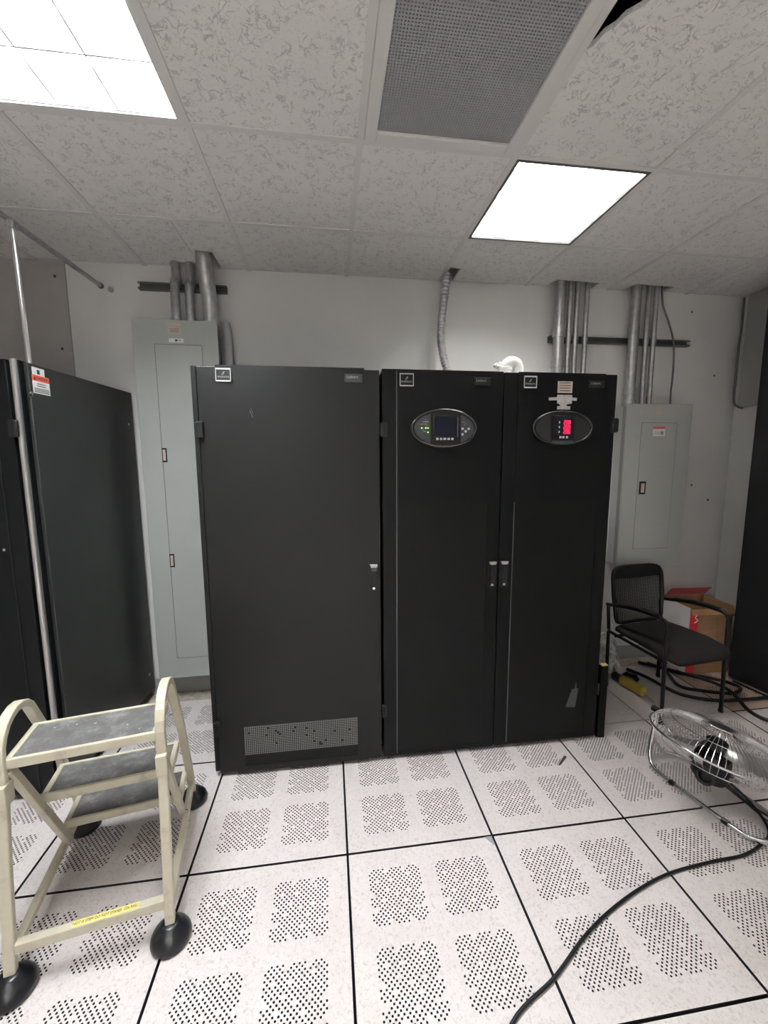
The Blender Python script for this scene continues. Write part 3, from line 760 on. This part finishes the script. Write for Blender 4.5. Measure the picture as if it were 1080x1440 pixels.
# ------------------------------------------------------------------ chair
def make_chair():
    t = thing('guest_chair', 'black mesh-back armchair at right behind the chrome fan', 'chair', (2.10, .82, 0), math.radians(6.5))
    # seat cushion
    b = mb(M_FAB); rings = []
    for y_, z0, z1, w_ in ((-.285, .395, .405, .17), (-.275, .372, .430, .205), (-.24, .375, .452, .222), (-.12, .392, .462, .232), (.05, .398, .456, .230), (.17, .400, .452, .215), (.19, .41, .44, .19)):
        zc, hz = (z0+z1)/2, (z1-z0)/2; ring = []
        for k in range(20):
            a = 2*PI*k/20; ca, sa = math.cos(a), math.sin(a)
            ring.append(Vector((w_*math.copysign(abs(ca)**.35, ca), y_, zc+hz*math.copysign(abs(sa)**.6, sa))))
        rings.append(ring)
    b.loft(rings).build('seat', t, smooth=50)
    # backrest: rim and woven net
    def bp(u, v): return Vector((u, .205+.050*(v-.46)/.37+.02*(u/.21)**2*-1, v))
    out = []
    hw, z0, z1 = .205, .452, .83
    for k in range(48):
        a = 2*PI*k/48; ca, sa = math.cos(a), math.sin(a); n_ = .30 if sa > 0 else .22
        out.append((hw*math.copysign(abs(ca)**n_, ca)*(1-.06*(sa < 0)), (z0+z1)/2+(z1-z0)/2*math.copysign(abs(sa)**n_, sa)))
    mb(M_FRAME).tube([bp(u, v) for u, v in out], .014, 8, True).build('back_frame', t, smooth=60)
    b = mb(M_FRAME)
    for k in range(-3, 4): pass
    b.loft([[bp(u*.97, v)+Vector((0, dy, 0)) for u, v, dy in ((-.195, z, 0), (.195, z, 0), (.195, z, .006), (-.195, z, .006))] for z in (.755, .785, .815, .826)])
    b.build('top_band', t)
    net = mb(M_FAB)
    def strip(u0, v0, u1, v1, wd):
        du, dv = u1-u0, v1-v0; L = math.hypot(du, dv); nx_, nz_ = -dv/L*wd/2, du/L*wd/2
        n_ = 5; ra = []
        for k in range(n_+1):
            f = k/n_; u, v = u0+du*f, v0+dv*f
            p = bp(u, v); ra.append((p+Vector((nx_, -.001, nz_)), p+Vector((-nx_, -.001, -nz_)), p+Vector((-nx_, .001, -nz_)), p+Vector((nx_, .001, nz_))))
        net.loft([list(r) for r in ra])
    k = -.196
    while k <= .197:
        strip(k, .458, k, .824, .0040); k += .0098
    z = .462
    while z < .822:
        strip(-.197, z, .197, z, .0040); z += .0098
    tag(net.build('back_mesh', t), kind='stuff')
    # steel frame: each side one bent tube, front leg up into arm and down the back
    lg = []
    for s in (-1, 1):
        x_ = s*.232
        leg = smooth_path([(x_, -.232, .012), (x_, -.225, .30), (x_, -.222, .56), (x_, -.215, .615), (x_, -.17, .636), (x_, .0, .628), (x_, .18, .592), (x_, .235, .58)], 5)
        mb(M_FRAME).tube(leg, .0115, 10).build('front_leg_and_arm', t, smooth=60)
        arm = mb(M_PLAST).loft([[Vector((x_+dx*.02, y_, z_+dz*.008)) for dx, dz in ((-1, -.6), (1, -.6), (1, .4), (.5, 1), (-.5, 1), (-1, .4))] for y_, z_ in ((-.16, .646), (-.10, .648), (.0, .640), (.13, .613))])
        arm.build('armrest', t, smooth=40)
        mb(M_FRAME).tube([(x_*.97, .205, .012), (x_*.97, .215, .42), (x_*.95, .235, .57)], .0115, 10).build('rear_leg', t, smooth=60)
        mb(M_FRAME).tube([(x_, -.22, .385), (x_*.97, .212, .395)], .010, 8).build('side_rail', t, smooth=60)
        for y_ in (-.232, .205):
            mb(M_RUB).lathe([(.013, 0), (.015, .004), (.013, .024)], 12, Matrix.Translation((x_*(1 if y_ < 0 else .97), y_, 0))).build('foot_cap', t)
    for y_ in (-.18, .15): mb(M_FRAME).tube([(-.23, y_, .385), (.23, y_, .385)], .010, 8).build('cross_rail', t, smooth=60)
    mb(M_CHROME).lathe([(.008, 0), (.008, .004), (.003, .006)], 10, Matrix.Translation((-.243, .20, .41)) @ Matrix.Rotation(-PI/2, 4, 'Y')).build('bolt', t)
    return t
make_chair()

# ------------------------------------------------------------------ rolling step stool
def make_stool():
    t = thing('step_stool', 'cream metal three-tread step stool at lower left on rubber feet', 'step stool', (-.8585, .0330, 0), math.atan2(.18553, .98264))
    U = lambda u: u-.2183
    V = lambda v: v-.2922
    path = [(0, .045), (.035, .33), (.075, .62)]
    n = 9; cx, cz, r = .182, .695, .107
    arc = []
    for k in range(n+1):
        a = math.radians(178-(178-22)*k/n); arc.append((cx+r*math.cos(a), cz+r*math.sin(a)))
    path += arc + [(.42, .49), (.54, .19), (.583, .045)]
    for s in (0, 1):
        x_ = U(.004) if s == 0 else U(.4326)
        mb(M_CREAM).sweep([(x_, V(v), z) for v, z in path], .030, .024, (1, 0, 0)).build('side_frame', t, bevel=.004)
        mb(M_CREAM).sweep([(x_+(.014 if s == 0 else -.014), V(.092), .655), (x_+(.014 if s == 0 else -.014), V(.405), .105)], .022, .028, (1, 0, 0)).build('stringer', t, bevel=.003)
        mb(M_CREAM).sweep([(x_, V(.012), .105), (x_, V(.565), .105)], .024, .026, (1, 0, 0)).build('lower_bar', t, bevel=.003)
        mb(M_CREAM).box(x_-.017, x_+.017, V(.062)-.014, V(.095)+.006, .555, .625).build('leg_sleeve', t, bevel=.003)
        mb(M_CHROME).lathe([(.009, 0), (.009, .006), (.003, .009)], 8, Matrix.Translation((x_-(.0), V(.40)-.004, .118)) @ FACE).build('bolt', t)
    def tread(v0, v1, z, name, u0=.012, u1=.424):
        b = mb(M_CREAM)
        for a in ((u0, u1, v0, v0+.012), (u0, u1, v1-.012, v1), (u0, u0+.018, v0+.012, v1-.012), (u1-.018, u1, v0+.012, v1-.012)):
            b.box(U(a[0]), U(a[1]), V(a[2]), V(a[3]), z-.032, z)
        o = b.build(name, t, bevel=.003)
        p = mb(M_GRIT).box(U(u0+.018), U(u1-.018), V(v0+.012), V(v1-.012), z-.010, z-.004).build('grit_pad', o)
        p['label'] = 'worn grey non-slip pad'
        mb(M_CREAM).box(U(u0+.03), U(u1-.03), V((v0+v1)/2)-.012, V((v0+v1)/2)+.012, z-.03, z-.0102).build('stiffener', o)
    tread(.078, .268, .695, 'top_tread')
    tread(.252, .412, .432, 'step_tread'); tread(.388, .545, .205, 'step_tread')
    mb(M_CREAM).box(U(.004), U(.432), V(.004), V(.030), .112, .146).build('rear_rail', t, bevel=.003)
    mb(M_YELL).box(U(.16), U(.345), V(.006), V(.027), .1458, .1466).build('warning_strip', t)['label'] = 'yellow warning strip'
    text('warning_lettering', 'NOT A STEP! DO NOT STAND', .0125, (U(.228), V(.0165), .1468), M_INK, t, rot=(0, 0, 0), sx=.78)
    text('warning_lettering', 'ON RAIL!', .0125, (U(.322), V(.0165), .1468), M_INK, t, rot=(0, 0, 0), sx=.78)
    prof = [(.048, 0), (.060, .004), (.063, .012), (.061, .022), (.055, .034), (.044, .046), (.034, .054), (.029, .062), (.021, .066)]
    f = mb(M_RUB).lathe(prof, 28).build('rubber_foot', t, loc=(U(.004), V(0), 0), smooth=50)
    for u, v in ((.4326, 0), (.004, .585), (.4326, .588)): share(f, t, (U(u), V(v), 0))
    return t
make_stool()

# ------------------------------------------------------------------ chrome floor fan
def make_fan():
    a = Vector((.22, -.975, 0)).normalized(); nh = Vector((.975, .22, 0)).normalized()
    c0 = Vector((1.70, .045, 0)); zc = .268; E = math.radians(76)
    t = thing('floor_fan', 'chrome wire floor fan tilted upward at right edge', 'fan', c0)
    Nn = nh*math.cos(E)+Vector((0, 0, 1))*math.sin(E); Uu = Nn.cross(a).normalized()
    C0 = Vector((0, 0, zc))
    def P(r, ang, h): return C0+a*(r*math.cos(ang))+Uu*(r*math.sin(ang))+Nn*h
    def circ(r, h, n=56): return [P(r, 2*PI*k/n, h) for k in range(n)]
    R = .262
    front = [(.045, .085), (.09, .082), (.14, .074), (.19, .060), (.225, .044), (.25, .022), (R, .0)]
    rear = [(.05, -.085), (.10, -.083), (.15, -.077), (.20, -.064), (.235, -.042), (.255, -.018), (R, .0)]
    for nm, pr, nr, off in (('front_grille', front, 72, 0), ('rear_grille', rear, 60, .02)):
        b = mb(M_CHROME)
        for k in range(nr):
            an = 2*PI*k/nr+off
            b.tube([P(r, an+.25*(R-r), h) for r, h in pr], .0013, 4)
        for r, h in pr[::3]: b.tube(circ(r, h), .0019, 5, True)
        tag(b.build(nm, t), kind='stuff')
    mb(M_CHROME).tube(circ(R+.002, 0), .005, 8, True).build('rim', t, smooth=60)
    badge = mb(M_ALU).loft([circ(.046, .084, 24), circ(.046, .089, 24), circ(.02, .091, 24)]).build('front_badge', t)
    # handle wire over the front
    hd = [P(.10, PI*1.42, .078), P(.105, PI*1.42, .098), P(.11, PI*1.44, .104), P(.112, PI*1.56, .104), P(.112, PI*1.74, .104), P(.108, PI*1.76, .098), P(.105, PI*1.76, .078)]
    mb(M_CHROME).tube(hd, .0032, 8).build('carry_handle', t, smooth=60)
    # blades
    for k in range(3):
        b = mb(M_ALU); rings = []
        for i in range(6):
            f = i/5; r = .04+f*.18; sw = .30+.10*math.sin(PI*f); tw = .028*(1-f*.45)
            ra = []
            for j in range(6):
                g = j/5-.5; an = 2*PI*k/3+f*.35+g*2*sw; ra.append(P(r, an, .0+g*2*tw))
            rings.append(ra)
        up = [[p+Nn*.0012 for p in r] for r in rings]
        for s_ in (rings, up): b.loft(s_, close=False, caps=False)
        b.build('fan_blade', t, smooth=50)
    mb(M_PLAST).loft([circ(.042, -.02, 24), circ(.042, .02, 24), circ(.03, .028, 24)]).build('blade_hub', t, smooth=40)
    # motor under the rear grille, on its bracket
    m = mb(M_PLAST).loft([circ(.040, -.03, 28), circ(.064, -.045, 28), (circ(.070, -.06, 28)), circ(.070, -.150, 28), circ(.060, -.162, 28), circ(.03, -.166, 28)]).build('motor', t, smooth=35)
    b = mb(M_RUB)
    near = -nh*.9+a*.25; near.normalize()
    q = C0-Nn*.115+near*.064; sd = near.cross(Nn).normalized()
    b.tube([q+near*.012+(sd*math.cos(2*PI*k/28)+Nn*math.sin(2*PI*k/28))*.030 for k in range(28)], .009, 8, True)
    b.build('cord_ring', m, smooth=60)
    q2 = C0-Nn*.062+(near-a*.55).normalized()*.068
    Mq = Matrix.Translation(q2)
    mb(M_STKW).box(-.012, .012, -.018, .018, -.014, .016, Mq @ Matrix.Rotation(math.radians(15), 4, 'Z')).build('motor_label', m)
    for s in (-1, 1):
        mb(M_CHROME).tube([P(.06, 0 if s > 0 else PI, -.10), P(.16, 0 if s > 0 else PI, -.092), P(.25, 0 if s > 0 else PI, -.03), P(R, 0 if s > 0 else PI, 0)], .005, 8).build('motor_bracket', t, smooth=60)
    # yoke
    S = .285
    def Q(s, p, z): return a*s+nh*p+Vector((0, 0, z))
    pts = [Q(-S, 0, zc+.004), Q(-S, -.004, .20), Q(-S+.005, -.03, .10), Q(-S+.03, -.065, .04), Q(-S+.075, -.092, .014), Q(-.12, -.098, .011), Q(0, -.099, .011), Q(.12, -.098, .011), Q(S-.09, -.092, .014), Q(S-.03, -.065, .04), Q(S-.005, -.03, .10), Q(S, -.004, .20), Q(S, 0, zc+.004)]
    mb(M_CHROME).tube(smooth_path(pts, 5), .0105, 12).build('yoke_stand', t, smooth=60)
    for s in (-1, 1):
        mb(M_PLAST).tube([Q(s*(S+.022), 0, zc), Q(s*(S-.02), 0, zc)], .016, 12).build('pivot_knob', t, smooth=40)
        mb(M_RUB).tube([Q(s*.115-.012, -.0985, .0112), Q(s*.115+.012, -.0985, .0112)], .0125, 12).build('rubber_foot', t, loc=(0, 0, .0015))
    # rear feet loop so that it stands
    pts = [Q(-S+.006, -.02, .12), Q(-S+.02, .05, .03), Q(-S+.06, .12, .011), Q(0, .14, .011), Q(S-.06, .12, .011), Q(S-.02, .05, .03), Q(S-.006, -.02, .12)]
    mb(M_CHROME).tube(smooth_path(pts, 5), .008, 10).build('rear_stand', t, smooth=60)
    return t
FAN = make_fan()

# ------------------------------------------------------------------ cords and cables
def cord(name, label, pts, r, m=M_RUB, cat='cable', n=7, seg=8):
    P = smooth_path(pts, n); t = mb(m).tube(P, r, seg).build(name, smooth=60)
    return tag(t, label, cat)
def fan_cord(pts, r): mb(M_RUB).tube([p-FAN.location for p in smooth_path(pts, 7)], r, 8).build('power_cord', FAN, smooth=60)
fan_cord([(.30, -.72, .0065), (.434, -.569, .0065), (.609, -.488, .0065), (.757, -.405, .0065), (.89, -.345, .0065), (1.06, -.287, .0065), (1.216, -.251, .0065), (1.412, -.233, .0065), (1.561, -.227, .0065), (1.678, -.197, .007), (1.755, -.165, .012), (1.80, -.10, .02), (1.80, -.02, .05), (1.735, .03, .115)], .0058)
fan_cord([(1.72, .02, .115), (1.79, -.02, .04), (1.85, -.09, .008), (1.93, -.20, .0065), (2.02, -.32, .0065)], .005)
CG = 'black cables coiled under the chair'
cs = [([(2.14, 1.16, .012), (2.20, 1.03, .012), (2.222, .90, .012), (2.27, .79, .013), (2.42, .71, .013), (2.60, .69, .015), (2.79, .69, .015)], 'black cable curving from the wall under chair toward right rack'),
      ([(2.47, 1.22, .012), (2.40, 1.08, .014), (2.33, .90, .014), (2.40, .80, .03), (2.57, .74, .032), (2.69, .79, .03), (2.70, .90, .012), (2.60, .985, .012), (2.47, 1.06, .012), (2.36, 1.22, .012)], 'coiled loop of thick black cable on the tan tile'),
      ([(2.30, 1.24, .014), (2.42, 1.07, .03), (2.56, .90, .03), (2.56, .74, .045), (2.52, .58, .014), (2.55, .47, .012), (2.66, .36, .012)], 'black cable running from under chair toward the fan')]
for p, l in cs:
    o = cord('black_cable', l, p, .0115)
    o['group'] = CG
# ------------------------------------------------------------------ small things on the floor
t = thing('cardboard_box', 'brown cardboard box with a red side standing by the corner', 'box', (2.70, 1.175, 0), math.radians(-3))
b = mb(M_CARD)
hw, hd, hh, th = .165, .13, .52, .004
b.box(-hw, hw, -hd, -hd+th, 0, hh-.03).box(-hw, hw, hd-th, hd, 0, hh).box(-hw, -hw+th, -hd, hd, 0, hh-.02).box(hw-th, hw, -hd, hd, 0, hh-.01).box(-hw, hw, -hd, hd, 0, th)
b.build('box_shell', t)
o = mb(M_CRED).box(-hw-.001, -hw+.06, -hd-.0015, -hd-.0002, 0, hh-.03)
o.build('red_print', t)
mb(M_STKW).box(-hw-.0015, -hw-.0002, -hd+.004, hd, 0, hh-.02).build('white_print', t)
mb(M_STKW).tube(smooth_path([(-hw+.02, -hd-.002, .45), (-hw+.05, -hd-.002, .455), (-hw+.035, -hd-.002, .43), (-hw+.055, -hd-.002, .41), (-hw+.03, -hd-.002, .39)], 4), .004, 6).build('print_mark', t)
mb(M_CARD).box(.048, .054, -hd-.0035, -hd, 0, hh-.03).build('fold_ridge', t)
mb(M_CPINK).box(-hw, hw, -.001, .001, 0, .09, Matrix.Translation((0, hd-.01, hh)) @ Matrix.Rotation(math.radians(40), 4, 'X')).build('box_flap', t)
mb(M_CARD).box(-.001, .001, -hd, hd, 0, .09, Matrix.Translation((hw-.002, 0, hh-.01)) @ Matrix.Rotation(math.radians(160), 4, 'Y')).build('box_flap', t)
mb(M_CARD).box(-hw, hw, -.001, .001, -.04, .0, Matrix.Translation((0, -hd, hh-.03)) @ Matrix.Rotation(math.radians(-25), 4, 'X')).build('box_flap', t)
def lumpy(name, label, cat, loc, rad, m, seed, amp=.22):
    rr = random.Random(seed); bm = bmesh.new(); bmesh.ops.create_icosphere(bm, subdivisions=4, radius=1)
    from mathutils import noise as mn
    for v in bm.verts:
        p = v.co.copy(); d_ = 1+amp*mn.noise(p*2.2+Vector((seed, 0, 0)))+amp*.6*abs(mn.noise(p*5+Vector((0, seed, 0))))-amp*.2
        v.co = Vector((p.x*rad[0]*d_, p.y*rad[1]*d_, max(-rad[2]*.93, p.z*rad[2]*d_)))
    me = bpy.data.meshes.new(name); bm.to_mesh(me); bm.free(); me.materials.append(m)
    for p in me.polygons: p.use_smooth = True
    o = bpy.data.objects.new(name, me); COL.objects.link(o); o.location = loc
    return tag(o, label, cat)
lumpy('plastic_bag', 'crumpled grey plastic bag on floor behind chair left leg', 'bag', (1.925, 1.13, .15), (.085, .10, .16), M_BAG, 4, .38)
t = thing('work_light', 'yellow handled tool lying on floor under the chair', 'tool', (1.985, .908, .036), math.atan2(-.154, .036))
Mx = Matrix.Rotation(PI/2, 4, 'Y')
mb(M_YEL).lathe([(.028, -.085), (.034, -.078), (.035, -.02), (.032, .03), (.035, .045), (.035, .070), (.030, .078), (.014, .080)], 18, Mx).build('yellow_handle', t, smooth=40)
mb(M_PLAST).lathe([(.020, -.155), (.030, -.14), (.030, -.0855), (.018, -.084)], 16, Mx).build('black_head', t, smooth=40)
mb(M_STK).tube([(.079, 0, 0), (.12, .004, -.024), (.15, .0, -.0325)], .003, 6).build('tail_strap', t)
t = tag(mb(M_RUB).tube(smooth_path([Vector((2.065+.055*math.cos(2*PI*k/14), 1.04+.045*math.sin(2*PI*k/14), .012+.01*(k % 3 == 0))) for k in range(15)], 3), .012, 8).build('cord_coil', smooth=60), 'small black coiled cord behind the yellow tool', 'cord')
o = tag(mb(M_INK).loft([[Vector((x_+dx*w_, y_+dy*w_, z_)) for dx, dy, z_ in ((-.7, .6, .001), (.7, -.6, .001), (.7, -.6, .006), (-.7, .6, .006))] for x_, y_, w_ in ((1.108, .332, .002), (1.125, .345, .005), (1.175, .386, .007))]).build('plastic_sliver'), 'black pointed sliver lying on floor before right cabinet', 'debris')
o = tag(mb(M_INK).box(-.012, .012, -.009, .009, 0, .008).box(.010, .03, -.002, .002, .002, .006).box(-.03, -.008, .003, .006, .002, .005).build('debris_scrap', loc=(-1.032, 1.074, 0), rot=(0, 0, .5)), 'small dark scrap on floor behind the step stool', 'debris')
o = tag(mb(M_BASE).prism([(-.004, -.004), (-.040, -.004), (-.030, -.010), (-.008, -.042), (-.004, -.046)], .0008, .002).build('tile_patch', loc=(.609, 0, 0)), 'small grey patch at floor tile corner before middle cabinet', 'patch')
